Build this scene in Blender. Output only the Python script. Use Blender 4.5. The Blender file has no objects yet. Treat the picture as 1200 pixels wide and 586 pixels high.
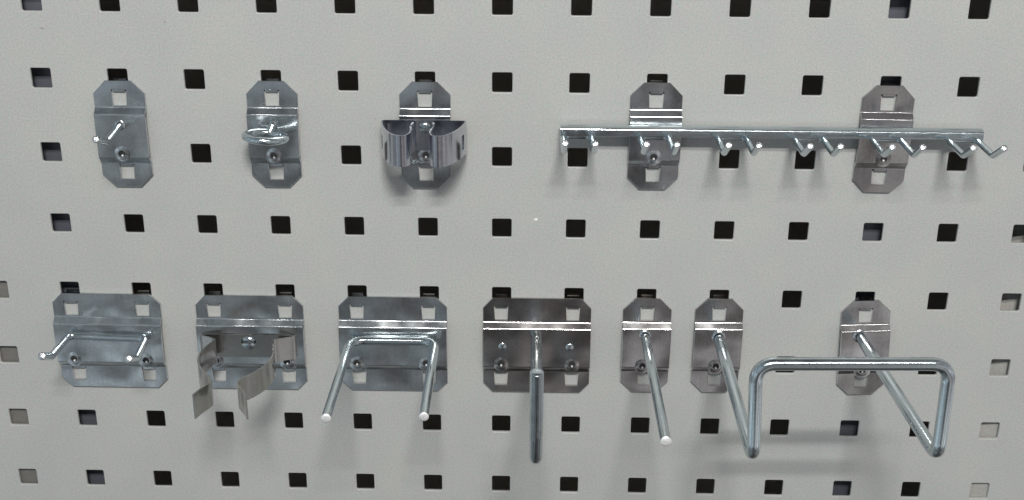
import bpy, bmesh, math
from mathutils import Vector, Matrix

# ------------------------------------------------------------------ basics
# Panel coordinates in millimetres: x right, y up, z out of the panel towards the viewer.
def V(x, y, z):
    return Vector((x / 1000.0, -z / 1000.0, y / 1000.0))

scene = bpy.context.scene
C = scene.collection

def smooth_by_angle(bm, deg=32):
    for f in bm.faces:
        f.smooth = True
    lim = math.radians(deg)
    for e in bm.edges:
        if len(e.link_faces) == 2:
            e.smooth = e.calc_face_angle(0.0) < lim
        else:
            e.smooth = False

def link_mesh(name, bm, mats, parent=None, deg=32, fix=True):
    if fix:
        bmesh.ops.recalc_face_normals(bm, faces=bm.faces)
    smooth_by_angle(bm, deg)
    me = bpy.data.meshes.new(name)
    bm.to_mesh(me)
    bm.free()
    for m in (mats if isinstance(mats, (list, tuple)) else [mats]):
        me.materials.append(m)
    o = bpy.data.objects.new(name, me)
    C.objects.link(o)
    if parent is not None:
        o.parent = parent
        o.matrix_parent_inverse = Matrix()
        # every vertex was built in scene space: shift into the parent's space
        inv = parent.matrix_basis.inverted()
        if parent.parent is not None:
            inv = inv @ parent.parent.matrix_basis.inverted()
        me.transform(inv)
    return o

def tag(o, label, cat, group=None, kind=None):
    o["label"] = label
    if kind:
        o["kind"] = kind
    if cat:
        o["category"] = cat
    if group:
        o["group"] = group
    return o

def thing(name, label, cat, x, y, group=None):
    e = bpy.data.objects.new(name, None)
    C.objects.link(e)
    e.empty_display_size = 0.01
    e.location = V(x, y, 0)
    bpy.context.view_layer.update()
    return tag(e, label, cat, group)

def copy_part(o, parent, dx, dy, cz=0):
    """copy one mesh object and its children, moved in the plane of the panel (mm)"""
    c = o.copy()
    C.objects.link(c)
    c.parent = parent
    c.matrix_parent_inverse = Matrix()
    c.location = o.location + V(dx, dy, cz)
    for ch in list(o.children):
        k = ch.copy()
        C.objects.link(k)
        k.parent = c
        k.matrix_parent_inverse = Matrix()
    return c

# ------------------------------------------------------------------ materials
def new_mat(name):
    m = bpy.data.materials.new(name)
    m.use_nodes = True
    nt = m.node_tree
    b = nt.nodes["Principled BSDF"]
    return m, nt, b

def N(nt, t, **kw):
    n = nt.nodes.new(t)
    for k, v in kw.items():
        setattr(n, k, v)
    return n

def ramp(nt, stops):
    r = N(nt, "ShaderNodeValToRGB")
    el = r.color_ramp.elements
    el[0].position, el[0].color = stops[0][0], (*stops[0][1], 1)
    el[1].position, el[1].color = stops[-1][0], (*stops[-1][1], 1)
    for p, c in stops[1:-1]:
        e = el.new(p)
        e.color = (*c, 1)
    return r

def paint(name, col, rough=0.42, speck=0.075, bump=0.08):
    m, nt, b = new_mat(name)
    tc = N(nt, "ShaderNodeTexCoord")
    n1 = N(nt, "ShaderNodeTexNoise")
    n1.inputs["Scale"].default_value = 1100
    n1.inputs["Detail"].default_value = 3
    n1.inputs["Roughness"].default_value = 0.7
    n2 = N(nt, "ShaderNodeTexNoise")
    n2.inputs["Scale"].default_value = 26
    n2.inputs["Detail"].default_value = 5
    n3 = N(nt, "ShaderNodeTexNoise")
    n3.inputs["Scale"].default_value = 480
    n3.inputs["Detail"].default_value = 2
    for n in (n1, n2, n3):
        nt.links.new(tc.outputs["Object"], n.inputs["Vector"])
    lo = tuple(c * (1 - speck * 2.2) for c in col)
    hi = tuple(min(1, c * (1 + speck * 2.2)) for c in col)
    r1 = ramp(nt, [(0.28, lo), (0.72, hi)])
    nt.links.new(n1.outputs["Fac"], r1.inputs["Fac"])
    r2 = ramp(nt, [(0.3, (0.935, 0.945, 0.965)), (0.7, (1.0, 1.0, 0.985))])
    nt.links.new(n2.outputs["Fac"], r2.inputs["Fac"])
    r3 = ramp(nt, [(0.3, (1.06, 0.98, 1.01)), (0.7, (0.95, 1.01, 0.975))])
    nt.links.new(n3.outputs["Color"], r3.inputs["Fac"])
    mx = N(nt, "ShaderNodeMixRGB", blend_type="MULTIPLY")
    mx.inputs[0].default_value = 1
    nt.links.new(r1.outputs["Color"], mx.inputs[1])
    nt.links.new(r2.outputs["Color"], mx.inputs[2])
    mx2 = N(nt, "ShaderNodeMixRGB", blend_type="MULTIPLY")
    mx2.inputs[0].default_value = 1
    nt.links.new(mx.outputs["Color"], mx2.inputs[1])
    nt.links.new(r3.outputs["Color"], mx2.inputs[2])
    nt.links.new(mx2.outputs["Color"], b.inputs["Base Color"])
    b.inputs["Roughness"].default_value = rough
    b.inputs["Specular IOR Level"].default_value = 0.4
    bp = N(nt, "ShaderNodeBump")
    bp.inputs["Strength"].default_value = bump
    bp.inputs["Distance"].default_value = 0.0002
    nt.links.new(n3.outputs["Fac"], bp.inputs["Height"])
    nt.links.new(bp.outputs["Normal"], b.inputs["Normal"])
    return m

def zinc(name, col=(0.62, 0.64, 0.66), rough=(0.16, 0.34), scale=120, bump=0.05, stretch=(1, 1, 1), dark=0.80, wave=0.0):
    m, nt, b = new_mat(name)
    tc = N(nt, "ShaderNodeTexCoord")
    mp = N(nt, "ShaderNodeMapping")
    mp.inputs["Scale"].default_value = stretch
    nt.links.new(tc.outputs["Object"], mp.inputs["Vector"])
    n1 = N(nt, "ShaderNodeTexNoise")
    n1.inputs["Scale"].default_value = scale
    n1.inputs["Detail"].default_value = 6
    n1.inputs["Roughness"].default_value = 0.6
    n2 = N(nt, "ShaderNodeTexNoise")
    n2.inputs["Scale"].default_value = scale * 9
    n2.inputs["Detail"].default_value = 3
    for n in (n1, n2):
        nt.links.new(mp.outputs["Vector"], n.inputs["Vector"])
    rr = N(nt, "ShaderNodeMapRange")
    rr.inputs["From Min"].default_value = 0.3
    rr.inputs["From Max"].default_value = 0.7
    rr.inputs["To Min"].default_value = rough[0]
    rr.inputs["To Max"].default_value = rough[1]
    nt.links.new(n1.outputs["Fac"], rr.inputs["Value"])
    nt.links.new(rr.outputs["Result"], b.inputs["Roughness"])
    r1 = ramp(nt, [(0.3, tuple(c * dark for c in col)), (0.68, col)])
    ad = N(nt, "ShaderNodeMath", operation="MULTIPLY_ADD")
    ad.inputs[1].default_value = 0.5
    ad.inputs[2].default_value = 0.0
    sm = N(nt, "ShaderNodeMath", operation="ADD")
    nt.links.new(n1.outputs["Fac"], ad.inputs[0])
    md = N(nt, "ShaderNodeMath", operation="MULTIPLY")
    md.inputs[1].default_value = 0.5
    nt.links.new(n2.outputs["Fac"], md.inputs[0])
    nt.links.new(ad.outputs[0], sm.inputs[0])
    nt.links.new(md.outputs[0], sm.inputs[1])
    nt.links.new(sm.outputs[0], r1.inputs["Fac"])
    if wave > 0:                                 # rolling marks running up and down the sheet
        mp2 = N(nt, "ShaderNodeMapping")
        mp2.inputs["Scale"].default_value = (1, 1, 0.04)
        nt.links.new(tc.outputs["Object"], mp2.inputs["Vector"])
        ns = N(nt, "ShaderNodeTexNoise")
        ns.inputs["Scale"].default_value = 900
        ns.inputs["Detail"].default_value = 3
        nt.links.new(mp2.outputs["Vector"], ns.inputs["Vector"])
        rs = ramp(nt, [(0.3, (0.93, 0.93, 0.93)), (0.7, (1.0, 1.0, 1.0))])
        nt.links.new(ns.outputs["Fac"], rs.inputs["Fac"])
        ms = N(nt, "ShaderNodeMixRGB", blend_type="MULTIPLY")
        ms.inputs[0].default_value = 1
        nt.links.new(r1.outputs["Color"], ms.inputs[1])
        nt.links.new(rs.outputs["Color"], ms.inputs[2])
        nt.links.new(ms.outputs["Color"], b.inputs["Base Color"])
    else:
        nt.links.new(r1.outputs["Color"], b.inputs["Base Color"])
    b.inputs["Metallic"].default_value = 1.0
    bp = N(nt, "ShaderNodeBump")
    bp.inputs["Strength"].default_value = bump
    bp.inputs["Distance"].default_value = 0.0003
    nt.links.new(n1.outputs["Fac"], bp.inputs["Height"])
    nw = N(nt, "ShaderNodeTexNoise")
    nw.inputs["Scale"].default_value = 32
    nw.inputs["Detail"].default_value = 1
    nt.links.new(tc.outputs["Object"], nw.inputs["Vector"])
    bw = N(nt, "ShaderNodeBump")
    bw.inputs["Strength"].default_value = min(1.0, wave)
    bw.inputs["Distance"].default_value = 0.003
    nt.links.new(nw.outputs["Fac"], bw.inputs["Height"])
    nt.links.new(bw.outputs["Normal"], bp.inputs["Normal"])
    nt.links.new(bp.outputs["Normal"], b.inputs["Normal"])
    return m

def plain(name, col, rough=0.7, metal=0.0):
    m, nt, b = new_mat(name)
    n = N(nt, "ShaderNodeTexNoise")
    n.inputs["Scale"].default_value = 40
    r = ramp(nt, [(0.3, tuple(c * 0.85 for c in col)), (0.7, col)])
    nt.links.new(n.outputs["Fac"], r.inputs["Fac"])
    nt.links.new(r.outputs["Color"], b.inputs["Base Color"])
    b.inputs["Roughness"].default_value = rough
    b.inputs["Metallic"].default_value = metal
    return m

M_PANEL = paint("light_grey_powder_coat", (0.402, 0.409, 0.396), rough=0.36)
M_POST = paint("light_grey_post_paint", (0.33, 0.325, 0.305), rough=0.45)
M_GREY = paint("dark_grey_post_paint", (0.155, 0.15, 0.138), rough=0.5)
M_WALL = plain("dark_wall_behind", (0.44, 0.41, 0.36), 0.9)
M_TUBE = plain("blue_grey_strap", (0.115, 0.12, 0.145), 0.4, 0.2)
M_PLATE = zinc("zinc_plated_sheet", (0.66, 0.69, 0.71), (0.13, 0.26), 70, 0.05, wave=0.9)
M_PLATE_DARK = zinc("zinc_sheet_dark_reflection", (0.47, 0.45, 0.44), (0.13, 0.24), 60, 0.05, wave=0.9)  # same zinc, base darkened to imitate the dim room reflected mid-panel
M_PLATE_WARM = zinc("zinc_sheet_warm_reflection", (0.63, 0.62, 0.62), (0.13, 0.24), 60, 0.05, wave=0.9)  # same zinc, base toned for the warmer reflections at right
M_ROD = zinc("zinc_plated_rod", (0.62, 0.69, 0.72), (0.09, 0.22), 160, 0.10)
M_CAP = zinc("cut_rod_end", (0.95, 0.95, 0.95), (0.30, 0.55), 900, 0.8, dark=0.62)
M_CAP.node_tree.nodes["Principled BSDF"].inputs["Metallic"].default_value = 0.45
M_TIP = zinc("bright_rod_tip", (0.74, 0.76, 0.78), (0.18, 0.36), 1400, 1.0, dark=0.6)
M_SPRING = zinc("spring_steel", (0.60, 0.62, 0.67), (0.14, 0.20), 50, 0.01)
M_SPRING_DARK = zinc("spring_steel_dark_reflection", (0.43, 0.42, 0.395), (0.15, 0.22), 50, 0.01)  # same steel, darker warm base imitates brown and yellow reflections
M_DARK = plain("bore_shade", (0.02, 0.02, 0.02), 0.5)  # near-black colour standing in for shade inside the collar

# ------------------------------------------------------------------ shape helpers
def fillet(pts, rad, n=6):
    """round the inner corners of a polyline (any dimension); rad: number or list"""
    pts = [Vector(p) for p in pts]
    out = [pts[0]]
    for i in range(1, len(pts) - 1):
        r = rad[i] if isinstance(rad, (list, tuple)) else rad
        a, b, c = pts[i - 1], pts[i], pts[i + 1]
        u, w = (a - b), (c - b)
        lu, lw = u.length, w.length
        u.normalize(); w.normalize()
        ang = math.acos(max(-1, min(1, u.dot(w))))
        if r <= 0 or ang > math.radians(178):
            out.append(b); continue
        t = min(r / math.tan(ang / 2), lu * 0.48, lw * 0.48)
        p0, p1 = b + u * t, b + w * t
        for k in range(n + 1):
            s = k / n
            out.append((p0 * (1 - s) + b * s) * (1 - s) + (b * (1 - s) + p1 * s) * s)
    out.append(pts[-1])
    return out

def tube(bm, pts, r, seg=28, cap0=True, cap1=True, closed=False, capmat=1, dome=0.12, rfun=None):
    """round rod along panel-space points (mm); ends get a chamfer and a low dome"""
    P = [V(*p) for p in pts]
    n = len(P)
    r = r / 1000.0
    tans = []
    for i in range(n):
        if closed:
            t = P[(i + 1) % n] - P[i - 1]
        elif i == 0:
            t = P[1] - P[0]
        elif i == n - 1:
            t = P[-1] - P[-2]
        else:
            t = (P[i + 1] - P[i]).normalized() + (P[i] - P[i - 1]).normalized()
        tans.append(t.normalized())
    ref = Vector((0, 0, 1)) if abs(tans[0].z) < 0.8 else Vector((1, 0, 0))
    u = (ref - tans[0] * ref.dot(tans[0])).normalized()
    frames = []
    for i in range(n):
        if i:
            q = tans[i - 1].rotation_difference(tans[i])
            u = q @ u
            u = (u - tans[i] * u.dot(tans[i])).normalized()
        frames.append((u.copy(), tans[i].cross(u)))
    def ring(c, uu, vv, rr):
        return [bm.verts.new(c + (uu * math.cos(2 * math.pi * k / seg) + vv * math.sin(2 * math.pi * k / seg)) * rr) for k in range(seg)]
    dist = [0.0]
    for a_, b_ in zip(P, P[1:]):
        dist.append(dist[-1] + (b_ - a_).length * 1000)
    rings = []
    for i in range(n):
        rr = r * (rfun(dist[i], dist[-1]) if rfun else 1)
        if not closed and cap0 and i == 0:
            rings.append(ring(P[0] + tans[0] * r * 0.14, *frames[0], rr)); continue
        if not closed and cap1 and i == n - 1:
            rings.append(ring(P[-1] - tans[-1] * r * 0.14, *frames[-1], rr)); continue
        rings.append(ring(P[i], *frames[i], rr))
    m = len(rings)
    for i in range(m if closed else m - 1):
        a, b = rings[i], rings[(i + 1) % m]
        for k in range(seg):
            bm.faces.new((a[k], a[(k + 1) % seg], b[(k + 1) % seg], b[k]))
    def cap(rg, c, t, uu, vv):
        prev = rg
        for s, h in ((0.86, 0.0), (0.55, dome * 0.6), (0.25, dome * 0.9)):
            nr = ring(c + t * r * h, uu, vv, r * s)
            for k in range(seg):
                f = bm.faces.new((prev[k], prev[(k + 1) % seg], nr[(k + 1) % seg], nr[k]))
                f.material_index = capmat
            prev = nr
        cv = bm.verts.new(c + t * r * dome)
        for k in range(seg):
            f = bm.faces.new((prev[k], prev[(k + 1) % seg], cv))
            f.material_index = capmat
    if not closed:
        if cap0: cap(rings[0], P[0], -tans[0], *frames[0])
        if cap1: cap(rings[-1], P[-1], tans[-1], *frames[-1])
    return bm

def lathe(bm, prof, x, y, seg=28, mats=None, squash=None):
    """revolve (radius, z) pairs (mm) about the panel normal through x, y"""
    rings = []
    for r, z in prof:
        if r <= 1e-6:
            rings.append([bm.verts.new(V(x, y, z))])
        else:
            rings.append([bm.verts.new(V(x + r * math.cos(2 * math.pi * k / seg), y + r * math.sin(2 * math.pi * k / seg), z)) for k in range(seg)])
    for i in range(len(rings) - 1):
        a, b = rings[i], rings[i + 1]
        mi = mats[i] if mats else 0
        for k in range(seg):
            k2 = (k + 1) % seg
            if len(a) == 1 and len(b) == 1:
                continue
            if len(a) == 1:
                f = bm.faces.new((a[0], b[k], b[k2]))
            elif len(b) == 1:
                f = bm.faces.new((a[k], a[k2], b[0]))
            else:
                f = bm.faces.new((a[k], a[k2], b[k2], b[k]))
            f.material_index = mi
    return bm

def box(bm, x0, x1, y0, y1, z0, z1):
    vs = [bm.verts.new(V(x, y, z)) for x in (x0, x1) for y in (y0, y1) for z in (z0, z1)]
    for f in ((0, 1, 3, 2), (4, 6, 7, 5), (0, 4, 5, 1), (2, 3, 7, 6), (0, 2, 6, 4), (1, 5, 7, 3)):
        bm.faces.new([vs[i] for i in f])

def bevelled(bm, w, seg=2):
    bmesh.ops.recalc_face_normals(bm, faces=bm.faces)
    bmesh.ops.bevel(bm, geom=list(bm.edges), offset=w / 1000, segments=seg, profile=0.5, affect="EDGES")
    return bm

def solid(bm, t):
    """give an open sheet its thickness on the back side"""
    bmesh.ops.remove_doubles(bm, verts=bm.verts, dist=1e-6)
    bmesh.ops.recalc_face_normals(bm, faces=bm.faces)
    return bm

# ------------------------------------------------------------------ perforated panel
PITCH, HOLE = 38.0, 10.0
def perforated(name, label, c0, c1, j0, j1, x_left=None, x_right=None, group=None):
    bm = bmesh.new()
    h, cr, T = HOLE / 2, 0.9, 1.5
    def outline(cx, cy, grow):
        pts = []
        hh, rr = h + grow, cr + grow
        for q in range(4):
            a0 = q * math.pi / 2
            sx, sy = ((1, 1), (-1, 1), (-1, -1), (1, -1))[q]
            for k in range(5):
                a = a0 + k * math.pi / 8
                pts.append((cx + sx * (hh - rr) + rr * math.cos(a), cy + sy * (hh - rr) + rr * math.sin(a)))
        return pts
    vd = {}
    def vert(x, y, z):
        key = (round(x, 3), round(y, 3), round(z, 3))
        if key not in vd:
            vd[key] = bm.verts.new(V(x, y, z))
        return vd[key]
    hw = PITCH / 2
    for i in range(c0, c1 + 1):
        for j in range(j0, j1 + 1):
            cx, cy = (i - 6) * PITCH, (3.5 - j) * PITCH
            bp = []
            s = hw * 0.82
            for q in range(4):
                sx, sy = ((1, 1), (-1, 1), (-1, -1), (1, -1))[q]
                corner = (sx * hw, sy * hw)
                if q in (0, 2):
                    a = (sx * hw, sy * s); b = (sx * s, sy * hw)
                else:
                    a = (sx * s, sy * hw); b = (sx * hw, sy * s)
                md1 = ((a[0] + corner[0]) / 2, (a[1] + corner[1]) / 2)
                md2 = ((b[0] + corner[0]) / 2, (b[1] + corner[1]) / 2)
                bp += [a, md1, corner, md2, b]
            bp = [(cx + a, cy + b) for a, b in bp]
            o3, o2, o1, o0 = outline(cx, cy, 0.35), outline(cx, cy, 0.12), outline(cx, cy, 0.0), outline(cx, cy, 0.0)
            loops = [(bp, 0), (o3, 0), (o2, -0.09), (o1, -0.35), (o0, -T), (bp, -T)]
            for a in range(len(loops) - 1):
                (A, za), (B, zb) = loops[a], loops[a + 1]
                for k in range(20):
                    k2 = (k + 1) % 20
                    f = [vert(*A[k], za), vert(*A[k2], za), vert(*B[k2], zb), vert(*B[k], zb)]
                    bm.faces.new(f)
    bmesh.ops.recalc_face_normals(bm, faces=bm.faces)
    # folded edges
    xa, xb = (c0 - 6.5) * PITCH, (c1 - 5.5) * PITCH
    ya, yb = (3.5 - j1 - 0.5) * PITCH, (3.5 - j0 + 0.5) * PITCH
    def strip(p, q, out):
        prof = [(0, 0), (0.15, -0.05), (0.28, -0.18), (0.33, -0.45), (0.33, -14), (-1.1, -14), (-1.1, -T)]
        prev = None
        for d, z in prof:
            e = d / 1.0
            a = bm.verts.new(V(p[0] + out[0] * e, p[1] + out[1] * e, z))
            b = bm.verts.new(V(q[0] + out[0] * e, q[1] + out[1] * e, z))
            if prev:
                bm.faces.new((prev[0], prev[1], b, a))
            prev = (a, b)
    strip((xb, ya), (xb, yb), (1, 0)); strip((xa, yb), (xa, ya), (-1, 0))
    strip((xa, yb), (xb, yb), (0, 1)); strip((xb, ya), (xa, ya), (0, -1))
    o = link_mesh(name, bm, M_PANEL, deg=50, fix=False)
    for f in o.data.polygons:
        if abs(f.normal.y) > 0.999:
            f.use_smooth = False
    tag(o, label, "perforated panel", group)
    return o

perforated("perforated_panel", "light grey steel panel with square holes carrying all the zinc hooks", -1, 13, -3, 10)
perforated("perforated_panel", "neighbouring light grey panel showing only as a narrow strip beyond the seam", 14, 15, -3, 10)

panel = bpy.data.objects["perforated_panel"]
def fleck(x, y, w_, h_, mat, name, ang):
    bm = bmesh.new()
    ring_ = []
    for k in range(9):
        a = 2 * math.pi * k / 9
        r_ = 1 + 0.35 * math.sin(3.1 * k + x)
        u, v = w_ * r_ * math.cos(a), h_ * r_ * math.sin(a)
        ring_.append(bm.verts.new(V(x + u * math.cos(ang) - v * math.sin(ang), y + u * math.sin(ang) + v * math.cos(ang), 0.02)))
    top = bm.verts.new(V(x, y, 0.12))
    for k in range(9):
        bm.faces.new((ring_[k], ring_[(k + 1) % 9], top))
    return link_mesh(name, bm, mat, panel)
M_CHIP = plain("white_scuff", (0.92, 0.92, 0.9), 0.6)
M_DIRT = plain("dirt", (0.16, 0.15, 0.13), 0.8)
fleck(17.5, 24.0, 1.1, 0.6, M_CHIP, "paint_chip", 0.2)
fleck(-224.3, 119.7, 1.0, 0.22, M_DIRT, "dirt_speck", -0.2)
fleck(-163.9, 123.2, 0.35, 0.3, M_DIRT, "dirt_speck", 0.5)

# what is seen through the holes
bm = bmesh.new(); box(bm, -420, 460, -420, 420, -44, -34)
o = link_mesh("wall", bm, M_WALL); o["kind"] = "structure"

# upright behind the last column of holes, leaning a little away towards its top
bm = bmesh.new()
z_low, z_top = -1.7, -13.0
vs = []
for (y, zl, zr) in ((-262, -1.9, -1.7), (-150, -2.0, -1.7), (-95, -4.6, -2.0), (-55, -9.0, -3.6), (-19, -14.0, -7.5), (20, -22.0, -15.0), (262, -22.0, -16.0)):
    vs.append([bm.verts.new(V(x, y, zz)) for x, zz in ((256, -32.5), (256, zl - 0.3), (262, zl * 0.75 + zr * 0.25), (268, zl * 0.35 + zr * 0.65), (274, zr), (283, zr), (283, -32.5))])
for a, b in zip(vs, vs[1:]):
    for k in range(6):
        bm.faces.new((a[k], a[k + 1], b[k + 1], b[k]))
o = link_mesh("upright_post", bm, M_POST)
tag(o, "light grey upright post showing through the rightmost column of holes", "post", "uprights behind the panel")
bm = bmesh.new(); box(bm, -284, -254, -262, 262, -28, -2.6); bevelled(bm, 1.0)
o = link_mesh("upright_post", bm, M_GREY)
tag(o, "dull grey brown upright post behind the leftmost column of holes", "post", "uprights behind the panel")
for x, lab in ((-228, "blue grey strap glinting behind the holes beside the short tipped hooks"),
               (190, "blue grey strap glinting behind the holes above and below the loop bracket")):
    bm = bmesh.new(); box(bm, x - 11, x + 11, -262, 262, -12.5, -8.8); bevelled(bm, 2.4, 5)
    o = link_mesh("support_strap", bm, M_TUBE)
    tag(o, lab, "strap", "straps behind the panel")

# ------------------------------------------------------------------ back plates
DZ = 3.0
def plate_z(y_rel):
    """front surface height of a plate, y_rel measured down from its top edge (positive)"""
    return None

PROFILE = fillet([(0, 1.7, 0), (13.4, 1.7, 0), (16.4, 1.7 + DZ, 0), (38.5, 1.7 + DZ, 0), (41.9, 1.9, 0), (54.6, 1.9, 0)], [0, 1.3, 1.3, 1.2, 1.2, 0], 5)

def plate(parent, cx, ytop, width, holes, mat, tilt=0.0, name="back_plate", cham=(6.3, 6.4)):
    hw = width / 2
    chx, chy = cham
    H = 54.6
    wins = [(4.4, 12.6), (42.6, 50.6)]            # windows, measured down from the top
    ys = set([0, H, chy, H - chy])
    for a, b in wins:
        ys.update((a, b))
    for p in PROFILE:
        ys.add(round(p[0], 4))
    ys.update((28.0, 34.0))
    ys = sorted(ys)
    prof = [(p[0], p[1]) for p in PROFILE]
    def zf(y):
        for (a, za), (b, zb) in zip(prof, prof[1:]):
            if a - 1e-6 <= y <= b + 1e-6:
                t = (y - a) / max(1e-9, b - a)
                return za * (1 - t) + zb * t
        return prof[-1][1]
    def half(y):
        if y < chy: return hw - chx * (1 - y / chy)
        if y > H - chy: return hw - chx * (1 - (H - y) / chy)
        return hw
    def hole_half(y):
        for a, b in wins:
            if a <= y <= b:
                return 3.75 - 0.45 * (y - a) / (b - a)
        if y < wins[0][0]: return 3.75
        if y > wins[1][1]: return 3.3
        t = (y - wins[0][1]) / (wins[1][0] - wins[0][1])
        return 3.3 + 0.45 * t
    rot = math.radians(tilt)
    def PV(x, y, z):
        px, py = x, -y
        c, s = math.cos(rot), math.sin(rot)
        return V(cx + px * c - py * s, ytop + px * s + py * c, z)
    bm = bmesh.new()
    T = 1.5
    # normals of the profile for the back face
    def back(y):
        e = 0.01
        dz = (zf(min(H, y + e)) - zf(max(0, y - e))) / (min(H, y + e) - max(0, y - e))
        l = math.hypot(1, dz)
        return y + dz / l * T, zf(y) - T / l
    rows = []
    for y in ys:
        xs = [-half(y)]
        for hx in holes:
            xs += [hx - hole_half(y), hx + hole_half(y)]
        xs.append(half(y))
        by, bz = back(y)
        rows.append(([bm.verts.new(PV(x, y, zf(y))) for x in xs], [bm.verts.new(PV(x, by, bz)) for x in xs]))
    nx = len(rows[0][0])
    def is_hole(iy, ix):
        if ix % 2 == 0: return False
        ym = (ys[iy] + ys[iy + 1]) / 2
        return any(a < ym < b for a, b in wins)
    for iy in range(len(ys) - 1):
        for ix in range(nx - 1):
            if is_hole(iy, ix): continue
            (f0, b0), (f1, b1) = rows[iy], rows[iy + 1]
            bm.faces.new((f0[ix], f0[ix + 1], f1[ix + 1], f1[ix]))
            bm.faces.new((b0[ix], b1[ix], b1[ix + 1], b0[ix + 1]))
            if ix == 0 or is_hole(iy, ix - 1):
                bm.faces.new((f0[ix], f1[ix], b1[ix], b0[ix]))
            if ix == nx - 2 or is_hole(iy, ix + 1):
                bm.faces.new((f0[ix + 1], b0[ix + 1], b1[ix + 1], f1[ix + 1]))
            if iy == 0 or is_hole(iy - 1, ix):
                bm.faces.new((f0[ix], b0[ix], b0[ix + 1], f0[ix + 1]))
            if iy == len(ys) - 2 or is_hole(iy + 1, ix):
                bm.faces.new((f1[ix], f1[ix + 1], b1[ix + 1], b1[ix]))
    bmesh.ops.recalc_face_normals(bm, faces=bm.faces)
    # a fine rounded rim along the sharp outer edges
    rim = [e for e in bm.edges if len(e.link_faces) == 2 and e.calc_face_angle(0) > math.radians(60)]
    bmesh.ops.bevel(bm, geom=rim, offset=0.00018, segments=1, affect="EDGES")
    p = link_mesh(name, bm, mat, parent, deg=28)
    # punched tongues bent back into the holes
    for hx in holes:
        for wt in (4.4, 42.6):
            yt = ytop - wt
            bm = bmesh.new()
            pts = fillet([(yt - 0.3, 1.5, 0), (yt - 0.3, -3.0, 0), (yt + 4.5, -3.0, 0)], 1.0, 3)
            prev = None
            for k, q in enumerate(pts):
                a = pts[max(0, k - 1)]; b = pts[min(len(pts) - 1, k + 1)]
                d = (b - a).normalized(); n = Vector((-d.y, d.x, 0)) * 0.7
                cur = [bm.verts.new(V(cx + hx + sx * 3.1, q.x + s * n.x, q.y + s * n.y)) for sx in (-1, 1) for s in (-1, 1)]
                if prev:
                    for a_, b_ in ((0, 1), (1, 3), (3, 2), (2, 0)):
                        bm.faces.new((prev[a_], prev[b_], cur[b_], cur[a_]))
                else:
                    bm.faces.new((cur[0], cur[2], cur[3], cur[1]))
                prev = cur
            bm.faces.new((prev[0], prev[1], prev[3], prev[2]))
            link_mesh("hook_tongue", bm, mat, p, deg=40)
    return p

ZM = 1.7 + DZ      # height of the raised middle of a plate

def locking_screw(parent, x, y, mat=None):
    """threaded collar with a dark disc as bore shade and a pale nub as glint"""
    z = ZM - 0.05
    bm = bmesh.new()
    lathe(bm, [(4.4, z), (3.4, z + 0.1), (2.6, z + 0.32), (2.1, z + 0.42), (1.75, z + 0.40), (1.5, z + 0.3), (1.42, z + 0.06)], x, y, mats=[0, 0, 0, 0, 1, 1])
    c = link_mesh("screw_collar", bm, [mat or M_PLATE, M_DARK], parent, deg=50)
    bm = bmesh.new()
    lathe(bm, [(1.45, z + 0.1), (0.95, z + 0.14), (0.0, z + 0.12)], x, y, seg=20, mats=[0, 0])
    link_mesh("bore_shade_disc", bm, [M_DARK], c, deg=50)  # flat dark disc painted as bore shade, plate is not drilled
    bm = bmesh.new()
    lathe(bm, [(0.62, z + 0.1), (0.6, z + 0.5), (0.42, z + 0.85), (0.2, z + 0.98), (0, z + 1.0)], x + 0.1, y - 0.95, seg=16)
    link_mesh("screw_glint", bm, M_CAP, c, deg=60)  # pale off-centre nub added in place of a white reflection
    return c

def rivet(parent, x, y, r=3.2, z=None, h=1.5, name="rivet"):
    z = ZM if z is None else z
    bm = bmesh.new()
    prof = [(r * math.cos(a), z - 0.05 + h * math.sin(a)) for a in [k * math.pi / 2 / 7 for k in range(7)]] + [(0, z - 0.05 + h)]
    lathe(bm, prof, x, y)
    return link_mesh(name, bm, M_ROD, parent, deg=60)

def weld(parent, x, y, r):
    """low weld fillet where a rod meets its plate"""
    bm = bmesh.new()
    lathe(bm, [(r + 0.7, ZM - 0.05), (r + 0.4, ZM + 0.15), (r + 0.1, ZM + 0.4), (r - 0.25, ZM + 0.8)], x, y)
    return link_mesh("weld_bead", bm, M_PLATE, parent, deg=60)

def necked(both=False, low=0.76):
    def f(d, total):
        if both:
            d = min(d, total - d)
        return low + (1 - low) * min(1.0, d / 13.0) ** 0.7
    return f

def rod(parent, pts, r, name, rad=5.0, n=8, cap0=False, cap1=True, seg=28, dome=0.12, rfun=None, capmat=1, tip=None):
    bm = bmesh.new()
    path = fillet(pts, rad, n)
    if rfun:                                    # extra rings near the roots for the taper
        def split(a, b):
            L = (b - a).length
            return [a.lerp(b, t / L) for t in (2, 4, 7, 10, 14) if t < L * 0.9]
        path = [path[0]] + split(path[0], path[1]) + path[1:]
        path = path[:-1] + list(reversed(split(path[-1], path[-2]))) + [path[-1]]
    tube(bm, path, r, cap0=cap0, cap1=cap1, seg=seg, dome=dome, rfun=rfun, capmat=capmat)
    return link_mesh(name, bm, [M_ROD, tip or M_CAP], parent, deg=38)

Y1 = 95.0      # top edge of the upper row of plates
Y2 = -19.5     # top edge of the lower row of plates

# ------------------------------------------------------------------ upper row
# short hook with an upturned tip
t = thing("tipped_hook", "small zinc plate with one short peg ending in an upturned tip", "hook", -189.7, Y1 - 0.8, "zinc hooks on the panel")
plate(t, -189.7, Y1 - 0.6, 25.5, [0], M_PLATE, tilt=0.0)
rod(t, [(-189.8, 72.6, 3.5), (-190, 69.6, 24.2), (-190.2, 74.8, 38.5)], 1.65, "peg", 3.0, tip=M_TIP)
weld(t, -189.8, 72.6, 1.9)
locking_screw(t, -190.2, 58.0)

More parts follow.
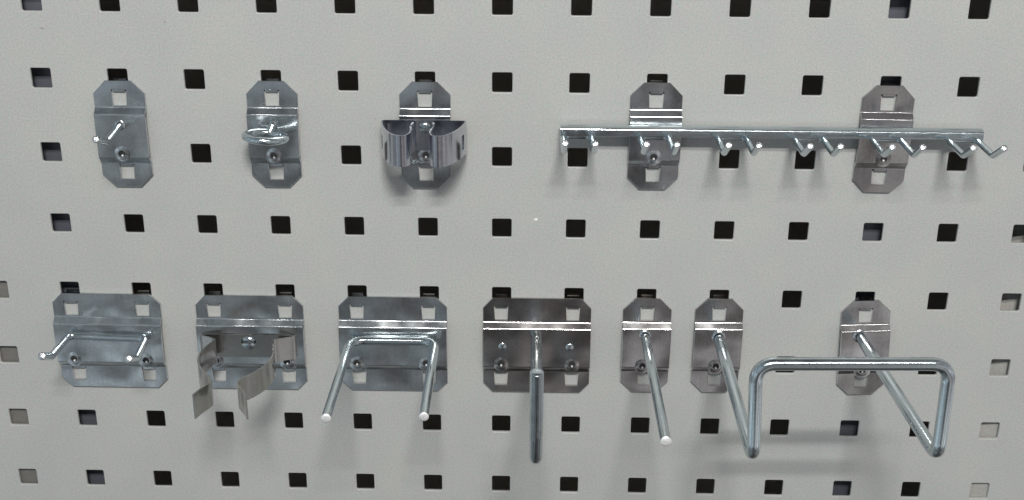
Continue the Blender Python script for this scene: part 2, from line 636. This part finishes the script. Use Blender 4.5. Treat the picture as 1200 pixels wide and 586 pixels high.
# ring hook
t = thing("ring_hook", "small zinc plate holding a closed wire ring flat out from it", "hook", -113.8, Y1, "zinc hooks on the panel")
plate(t, -113.8, Y1, 25.3, [0], M_PLATE)
bm = bmesh.new()
tube(bm, fillet([(-112.6, 75.6, 3.5), (-113.0, 74.2, 6.6), (-114.4, 70.6, 8.6)], 2.5, 6), 1.9, cap0=False, capmat=1)
link_mesh("stem", bm, [M_ROD, M_CAP], t, deg=40)
bm = bmesh.new()
ring_pts = []
for k in range(48):
    a = 2 * math.pi * k / 48
    ring_pts.append((-114.9 + 9.6 * math.sin(a), 70.8 - 0.9 * math.sin(a) - 0.6 * math.cos(a), 16.8 - 9.6 * math.cos(a)))
tube(bm, ring_pts, 1.9, closed=True)
link_mesh("ring", bm, M_ROD, t, deg=60)
locking_screw(t, -114.0, 57.8)

# spring strips ------------------------------------------------------
def strip_mesh(plan, y0, y1, thick, slots=(), shear=None, tone=None):
    """sheet strip standing on a plan curve of (x, z); slots = (s0, s1, ya, yb) along the curve length"""
    n = len(plan)
    L = [0.0]
    for a, b in zip(plan, plan[1:]):
        L.append(L[-1] + math.hypot(b[0] - a[0], b[1] - a[1]))
    cuts = sorted(set([y0, y1] + [v for s in slots for v in (s[2], s[3])] + [y0 + 0.25, y1 - 0.25]))
    bm = bmesh.new()
    F, B = [], []
    for i in range(n):
        a = plan[max(0, i - 1)]; b = plan[min(n - 1, i + 1)]
        dx, dz = b[0] - a[0], b[1] - a[1]
        l = math.hypot(dx, dz) or 1
        nx, nz = -dz / l, dx / l
        h = thick / 2
        dyf = shear(L[i] / L[-1]) if shear else 0
        F.append([bm.verts.new(V(plan[i][0] + nx * h, y + dyf, plan[i][1] + nz * h)) for y in cuts])
        B.append([bm.verts.new(V(plan[i][0] - nx * h, y + dyf, plan[i][1] - nz * h)) for y in cuts])
    def hole(i, k):
        if i < 0 or k < 0 or i >= n - 1 or k >= len(cuts) - 1: return True
        sm, ym = (L[i] + L[i + 1]) / 2, (cuts[k] + cuts[k + 1]) / 2
        return any(s0 < sm < s1 and ya < ym < yb for s0, s1, ya, yb in slots)
    for i in range(n - 1):
        for k in range(len(cuts) - 1):
            if hole(i, k): continue
            bm.faces.new((F[i][k], F[i + 1][k], F[i + 1][k + 1], F[i][k + 1]))
            bm.faces.new((B[i][k], B[i][k + 1], B[i + 1][k + 1], B[i + 1][k]))
            if hole(i, k - 1): bm.faces.new((F[i][k], B[i][k], B[i + 1][k], F[i + 1][k]))
            if hole(i, k + 1): bm.faces.new((F[i][k + 1], F[i + 1][k + 1], B[i + 1][k + 1], B[i][k + 1]))
            if hole(i - 1, k): bm.faces.new((F[i][k], F[i][k + 1], B[i][k + 1], B[i][k]))
            if hole(i + 1, k): bm.faces.new((F[i + 1][k], B[i + 1][k], B[i + 1][k + 1], F[i + 1][k + 1]))
    return bm

def resample(pts, n, smooth=4):
    L = [0.0]
    for a, b in zip(pts, pts[1:]):
        L.append(L[-1] + (b - a).length)
    out = []
    j = 0
    for k in range(n):
        s = L[-1] * k / (n - 1)
        while j < len(pts) - 2 and L[j + 1] < s: j += 1
        t_ = (s - L[j]) / max(1e-9, L[j + 1] - L[j])
        q = pts[j].lerp(pts[j + 1], max(0, min(1, t_)))
        out.append((q.x, q.y))
    for _ in range(smooth):                      # ease the joints between arcs
        out = [out[0]] + [((a[0] + 2 * b[0] + c[0]) / 4, (a[1] + 2 * b[1] + c[1]) / 4) for a, b, c in zip(out, out[1:], out[2:])] + [out[-1]]
    return out

def catmull(q, n=8):
    """smooth curve through q[1:-1]"""
    out = []
    for i in range(1, len(q) - 2):
        p0, p1, p2, p3 = (Vector((*q[i + k], 0)) for k in (-1, 0, 1, 2))
        for k in range(n):
            t_ = k / n
            out.append(0.5 * ((2 * p1) + (p2 - p0) * t_ + (2 * p0 - 5 * p1 + 4 * p2 - p3) * t_ ** 2 + (3 * p1 - p0 - 3 * p2 + p3) * t_ ** 3))
    out.append(Vector((*q[-2], 0)))
    return out

# spring clip with two curled jaws
t = thing("spring_clip", "zinc plate with a bow shaped spring clip of two curled jaws", "clip", -38.1, Y1 + 0.3, "zinc hooks on the panel")
plate(t, -38.1, Y1 + 0.3, 25.3, [0], M_PLATE)
cxm = -38.4
def clip_half(s):
    # back of the strip, outer bow, rounded nose, inner lip running back in
    a_ = fillet([(cxm + s * a, b, 0) for a, b in [(0.0, 5.3), (19.0, 5.2), (20.9, 5.6), (20.6, 8.5)]], [0, 3, 0.8, 0], 5)
    q = [(20.8, 5.6), (20.6, 8.5), (19.4, 15.5), (17.3, 22.8), (14.3, 29.4), (10.4, 33.6), (6.8, 33.4), (4.9, 29.2), (4.9, 22.5), (5.6, 16.0), (4.9, 10.0), (3.6, 8.0)]
    return resample(a_ + catmull([(cxm + s * a, b) for a, b in q])[1:], 150, 8)
for s in (-1, 1):
    pl = clip_half(s)
    bm = strip_mesh(pl, 61.6, 77.0, 0.8, slots=[(28.0, 32.5, 65.2, 72.4)])
    link_mesh("jaw", bm, M_SPRING, t, deg=30)
rivet(t, -38.0, 73.2, 3.0, z=5.7, h=1.3)
locking_screw(t, -37.9, 58.9)

# long hook rail -----------------------------------------------------
t = thing("hook_rail", "long zinc rail on two plates with six pairs of short hooks", "hook rail", 132.5, Y1 + 0.8, "zinc hooks on the panel")
plate(t, 75.9, Y1 + 1.0, 25.6, [0], M_PLATE)
plate(t, 189.4, Y1 + 0.8, 25.6, [0], M_PLATE_WARM, tilt=-0.6)
locking_screw(t, 75.5, 59.2)
locking_screw(t, 189.3, 59.6, M_PLATE_DARK)
bm = bmesh.new()
# angle bar: a flat against the plates with a rounded front nose
prof = fillet([(70.8, ZM + 0.1, 0), (75.9, ZM + 0.1, 0), (76.3, 8.6, 0), (74.9, 11.0, 0), (71.4, 11.2, 0), (70.6, 9.0, 0), (70.8, ZM + 0.1, 0)], [0, 0.6, 1.6, 1.4, 0.8, 0.8, 0], 5)[:-1]
nR = 40
prev = None
for i in range(nR + 1):
    x = 28.9 + (234.6 - 28.9) * i / nR
    cur = [bm.verts.new(V(x, p[0], p[1])) for p in prof]
    if prev:
        for k in range(len(cur)):
            k2 = (k + 1) % len(cur)
            bm.faces.new((prev[k], prev[k2], cur[k2], cur[k]))
    else:
        bm.faces.new(cur)
    prev = cur
bm.faces.new(list(reversed(prev)))
link_mesh("rail", bm, M_ROD, t, deg=40)
pair = None
for k, cx in enumerate((37.3, 75.05, 113.0, 150.6, 188.4, 225.6)):
    if pair is None:
        bm = bmesh.new()
        pts = [(cx - 7.0, 76.6, 43.0), (cx - 7.0, 69.6, 31.5), (cx - 7.0, 70.6, 8.9), (cx + 7.0, 70.6, 8.9), (cx + 7.0, 69.6, 31.5), (cx + 7.0, 76.6, 43.0)]
        tube(bm, fillet(pts, [0, 2.6, 3.0, 3.0, 2.6, 0], 7), 1.58, seg=22)
        pair = link_mesh("hook_pair", bm, [M_ROD, M_TIP], t, deg=38)
        px0 = cx
    else:
        copy_part(pair, t, cx - px0, 0)

# ------------------------------------------------------------------ lower row
# double hook with upturned tips
t = thing("double_tipped_hook", "wide bluish plate with two short pegs ending in upturned tips", "hook", -209.0, Y2 - 0.4, "zinc hooks on the panel")
plate(t, -209.0, Y2 - 0.4, 57.2, [-18.9, 18.9], M_PLATE, tilt=-0.2, cham=(5.2, 5.4))
rod(t, [(-229.0, -36.6, 42.6), (-229.0, -41.9, 32.0), (-229.0, -41.9, 6.6), (-188.2, -43.2, 6.6), (-187.6, -45.6, 26.0), (-187.6, -40.4, 37.0)], 2.0, "double_peg", [0, 2.6, 3.6, 3.6, 2.6, 0], cap0=True, tip=M_TIP)
locking_screw(t, -228.6, -56.4)
locking_screw(t, -190.0, -56.8)

# tool clamp with two wide springy jaws
t = thing("tool_clamp", "wide plate with a large spring clamp of two flared jaws", "clip", -133.2, Y2 - 0.4, "zinc hooks on the panel")
plate(t, -133.2, Y2 - 0.4, 57.0, [-18.9, 18.9], M_PLATE, cham=(5.4, 5.6))
cxm = -133.6
def clamp_half(s):
    e = 2.6 if s > 0 else 0.3
    g = 2.6 if s > 0 else 0.0                    # the right jaw is squeezed inwards a little
    a_ = fillet([(cxm + s * a, b, 0) for a, b in [(0.0, 5.4), (22.0, 5.4), (26.8 - g * 0.4, 5.6), (25.6 - g * 0.4, 6.6), (15.6 - g, 11.3), (16.8 - g, 14.0)]], [0, 2, 0.5, 0.5, 1.2, 0], 6)
    q = [(15.4 - g, 11.5), (16.8 - g, 14.0), (18.9 - g, 21.0), (19.8 - g * 0.9, 29.0), (18.9 - g * 0.7, 36.5), (16.0 - g * 0.3, 43.5), (12.0, 50.0), (8.2, 55.0), (6.6, 58.6), (7.4, 62.5), (9.6 + e * 0.4, 67.5), (11.2 + e, 73.5), (11.6 + e, 75)]
    return resample(a_ + catmull([(cxm + s * a, b) for a, b in q])[1:], 150, 8)
for s in (-1, 1):
    bm = strip_mesh(clamp_half(s), -53.6, -40.6, 0.8, slots=[])
    link_mesh("jaw", bm, M_SPRING_DARK, t, deg=30)
rivet(t, -133.9, -45.2, 4.0, z=5.8, h=1.9)
locking_screw(t, -152.2, -56.4)
locking_screw(t, -114.3, -56.6)

# double peg
t = thing("double_peg", "wide plate with a bent wire making two long straight pegs", "hook", -57.4, Y2 - 0.2, "zinc hooks on the panel")
plate(t, -57.4, Y2 - 0.2, 57.2, [-18.9, 18.9], M_PLATE, cham=(5.4, 5.4))
rod(t, [(-79.3, -44.2, 88.5), (-79.3, -42.2, 7.4), (-34.6, -42.2, 7.4), (-34.3, -46.0, 82.5)], 2.35, "double_rod", [0, 8.0, 8.0, 0], n=12, cap0=True)
locking_screw(t, -77.0, -56.6)
locking_screw(t, -40.0, -56.4)

# big J hook
t = thing("curved_hook", "wide dark plate with one thick rod curving up into a tall hook", "hook", 18.8, Y2, "zinc hooks on the panel")
plate(t, 18.8, Y2, 56.8, [-18.9, 18.9], M_PLATE_DARK, cham=(5.0, 5.6))
rod(t, [(18.8, -40.6, 3.5), (18.6, -41.5, 70), (18.4, -49.6, 104), (18.3, -48.0, 117), (18.2, -30.0, 124.5), (18.1, 2.4, 130)], 2.95, "hook_rod", [0, 40, 9, 9, 30, 0], n=14, seg=36, rfun=necked(low=0.85), capmat=0)
for x in (0.6, 36.2):
    rivet(t, x, -45.9, 2.2, h=0.7, name="dimple")
locking_screw(t, 0.0, -56.0, M_PLATE_DARK)
locking_screw(t, 37.6, -56.0, M_PLATE_DARK)

# straight peg
t = thing("straight_peg", "narrow plate with a single long straight peg angled outward", "hook", 76.8, Y2 + 0.8, "zinc hooks on the panel")
plate(t, 76.7, Y2 + 0.8, 25.4, [0], M_PLATE_WARM)
rod(t, [(75.8, -38.6, 3.5), (75.9, -40.2, 112.4)], 2.5, "peg", 0, rfun=necked())
weld(t, 75.8, -38.6, 2.5)
locking_screw(t, 75.0, -56.2, M_PLATE_WARM)

# loop bracket on two plates
t = thing("loop_bracket", "thick rod loop standing out from two narrow plates", "bracket", 152.5, Y2 + 1.0, "zinc hooks on the panel")
plate(t, 114.4, Y2 + 1.2, 25.2, [0], M_PLATE_WARM)
plate(t, 190.6, Y2 + 1.2, 25.6, [0], M_PLATE_WARM, tilt=2.4)
rod(t, [(114.4, -38.9, 3.5), (114.2, -45.6, 116.5), (112.2, 0.0, 115), (194.8, 1.2, 115), (194.9, -43.6, 116.5), (188.3, -37.4, 3.5)], 2.95, "loop", [0, 7, 8.5, 8.5, 7, 0], n=12, cap0=False, cap1=False, seg=36, rfun=necked(True))
weld(t, 114.4, -38.9, 2.95)
weld(t, 188.3, -37.4, 2.95)
locking_screw(t, 113.9, -55.8, M_PLATE_WARM)
locking_screw(t, 191.6, -57.0, M_PLATE_WARM)

# ------------------------------------------------------------------ light
def tube_lamp(x, y, z, length, wid, power, col, aim=(20, 0, 0)):
    l = bpy.data.lights.new("ceiling_tube", "AREA")
    l.shape = "RECTANGLE"
    l.size = length
    l.size_y = wid
    l.energy = power
    l.color = col
    o = bpy.data.objects.new("ceiling_tube", l)
    C.objects.link(o)
    o.location = V(x, y, z)
    d = (V(*aim) - o.location).normalized()
    o.rotation_euler = d.to_track_quat("-Z", "Y").to_euler()
    return o
tube_lamp(100, 1026, 1282, 0.34, 0.030, 12.6, (1.0, 0.985, 0.95))
tube_lamp(100, 1188, 1249, 0.34, 0.030, 12.6, (1.0, 0.985, 0.95))
tube_lamp(200, 1148, 1363, 1.30, 0.030, 6.4, (1.0, 0.985, 0.96), aim=(60, 0, 0))  # weaker long tube added to carry highlights along the outer plate bends

w = bpy.data.worlds.new("World")
scene.world = w
w.use_nodes = True
nt = w.node_tree
bg = nt.nodes["Background"]
tc = N(nt, "ShaderNodeTexCoord")
sp = N(nt, "ShaderNodeSeparateXYZ")
nt.links.new(tc.outputs["Generated"], sp.inputs[0])
# height: floor, far walls, ceiling of the dim room
mr = N(nt, "ShaderNodeMapRange")
mr.inputs["From Min"].default_value = -1
mr.inputs["From Max"].default_value = 1
nt.links.new(sp.outputs["Z"], mr.inputs["Value"])
r = ramp(nt, [(0.0, (0.06, 0.06, 0.06)), (0.20, (0.10, 0.10, 0.10)), (0.265, (0.27, 0.28, 0.285)), (0.295, (0.20, 0.205, 0.21)), (0.315, (0.125, 0.12, 0.12)), (0.37, (0.11, 0.107, 0.107)), (0.47, (0.22, 0.23, 0.24)), (0.60, (0.15, 0.155, 0.16)), (1.0, (0.08, 0.082, 0.085))])
nt.links.new(mr.outputs["Result"], r.inputs["Fac"])
# side to side: bluish at left, dark in the middle where the onlooker stands, warm at right
mr2 = N(nt, "ShaderNodeMapRange")
mr2.inputs["From Min"].default_value = -0.6
mr2.inputs["From Max"].default_value = 0.6
nt.links.new(sp.outputs["X"], mr2.inputs["Value"])
r2 = ramp(nt, [(0.0, (2.2, 2.45, 2.6)), (0.25, (1.55, 1.70, 1.76)), (0.40, (1.0, 1.08, 1.13)), (0.52, (0.54, 0.50, 0.49)), (0.64, (1.2, 1.14, 1.13)), (0.76, (1.75, 1.70, 1.69)), (1.0, (2.2, 2.15, 2.15))])
nt.links.new(mr2.outputs["Result"], r2.inputs["Fac"])
nz = N(nt, "ShaderNodeTexNoise")
nz.inputs["Scale"].default_value = 7.0
nz.inputs["Detail"].default_value = 4
nt.links.new(tc.outputs["Generated"], nz.inputs["Vector"])
r3 = ramp(nt, [(0.36, (0.45, 0.45, 0.45)), (0.5, (0.95, 0.95, 0.95)), (0.64, (2.0, 2.0, 2.0))])
nt.links.new(nz.outputs["Fac"], r3.inputs["Fac"])
m1 = N(nt, "ShaderNodeMixRGB", blend_type="MULTIPLY"); m1.inputs[0].default_value = 1
m2 = N(nt, "ShaderNodeMixRGB", blend_type="MULTIPLY"); m2.inputs[0].default_value = 1
nt.links.new(r.outputs["Color"], m1.inputs[1]); nt.links.new(r2.outputs["Color"], m1.inputs[2])
nt.links.new(m1.outputs["Color"], m2.inputs[1]); nt.links.new(r3.outputs["Color"], m2.inputs[2])
nt.links.new(m2.outputs["Color"], bg.inputs["Color"])
bg.inputs["Strength"].default_value = 1.0

# ------------------------------------------------------------------ camera
cam = bpy.data.cameras.new("Camera")
co = bpy.data.objects.new("Camera", cam)
C.objects.link(co)
Rm = ((0.99981765, 0.00595566, -0.01814363), (0.01202926, -0.9343384, 0.356184), (-0.01483098, -0.35633731, -0.93423967))
pos = (14.54693145, 228.59127422, 580.86812405)
def D(v): return Vector((v[0], -v[2], v[1]))
X, Yc, Z = D(Rm[0]), -D(Rm[1]), -D(Rm[2])       # image right, image up, backwards
Mx = Matrix((X, Yc, Z)).transposed().to_4x4()
Mx.translation = V(*pos)
co.matrix_world = Mx
cam.sensor_width = 36
cam.lens = 36 * 1408.008 / 1200
cam.clip_start = 0.01
cam.clip_end = 50
scene.camera = co

scene.view_settings.view_transform = "Standard"
scene.view_settings.look = "None"
scene.view_settings.exposure = 0
scene.view_settings.gamma = 1
scene.render.film_transparent = False
scene.cycles.use_denoising = True
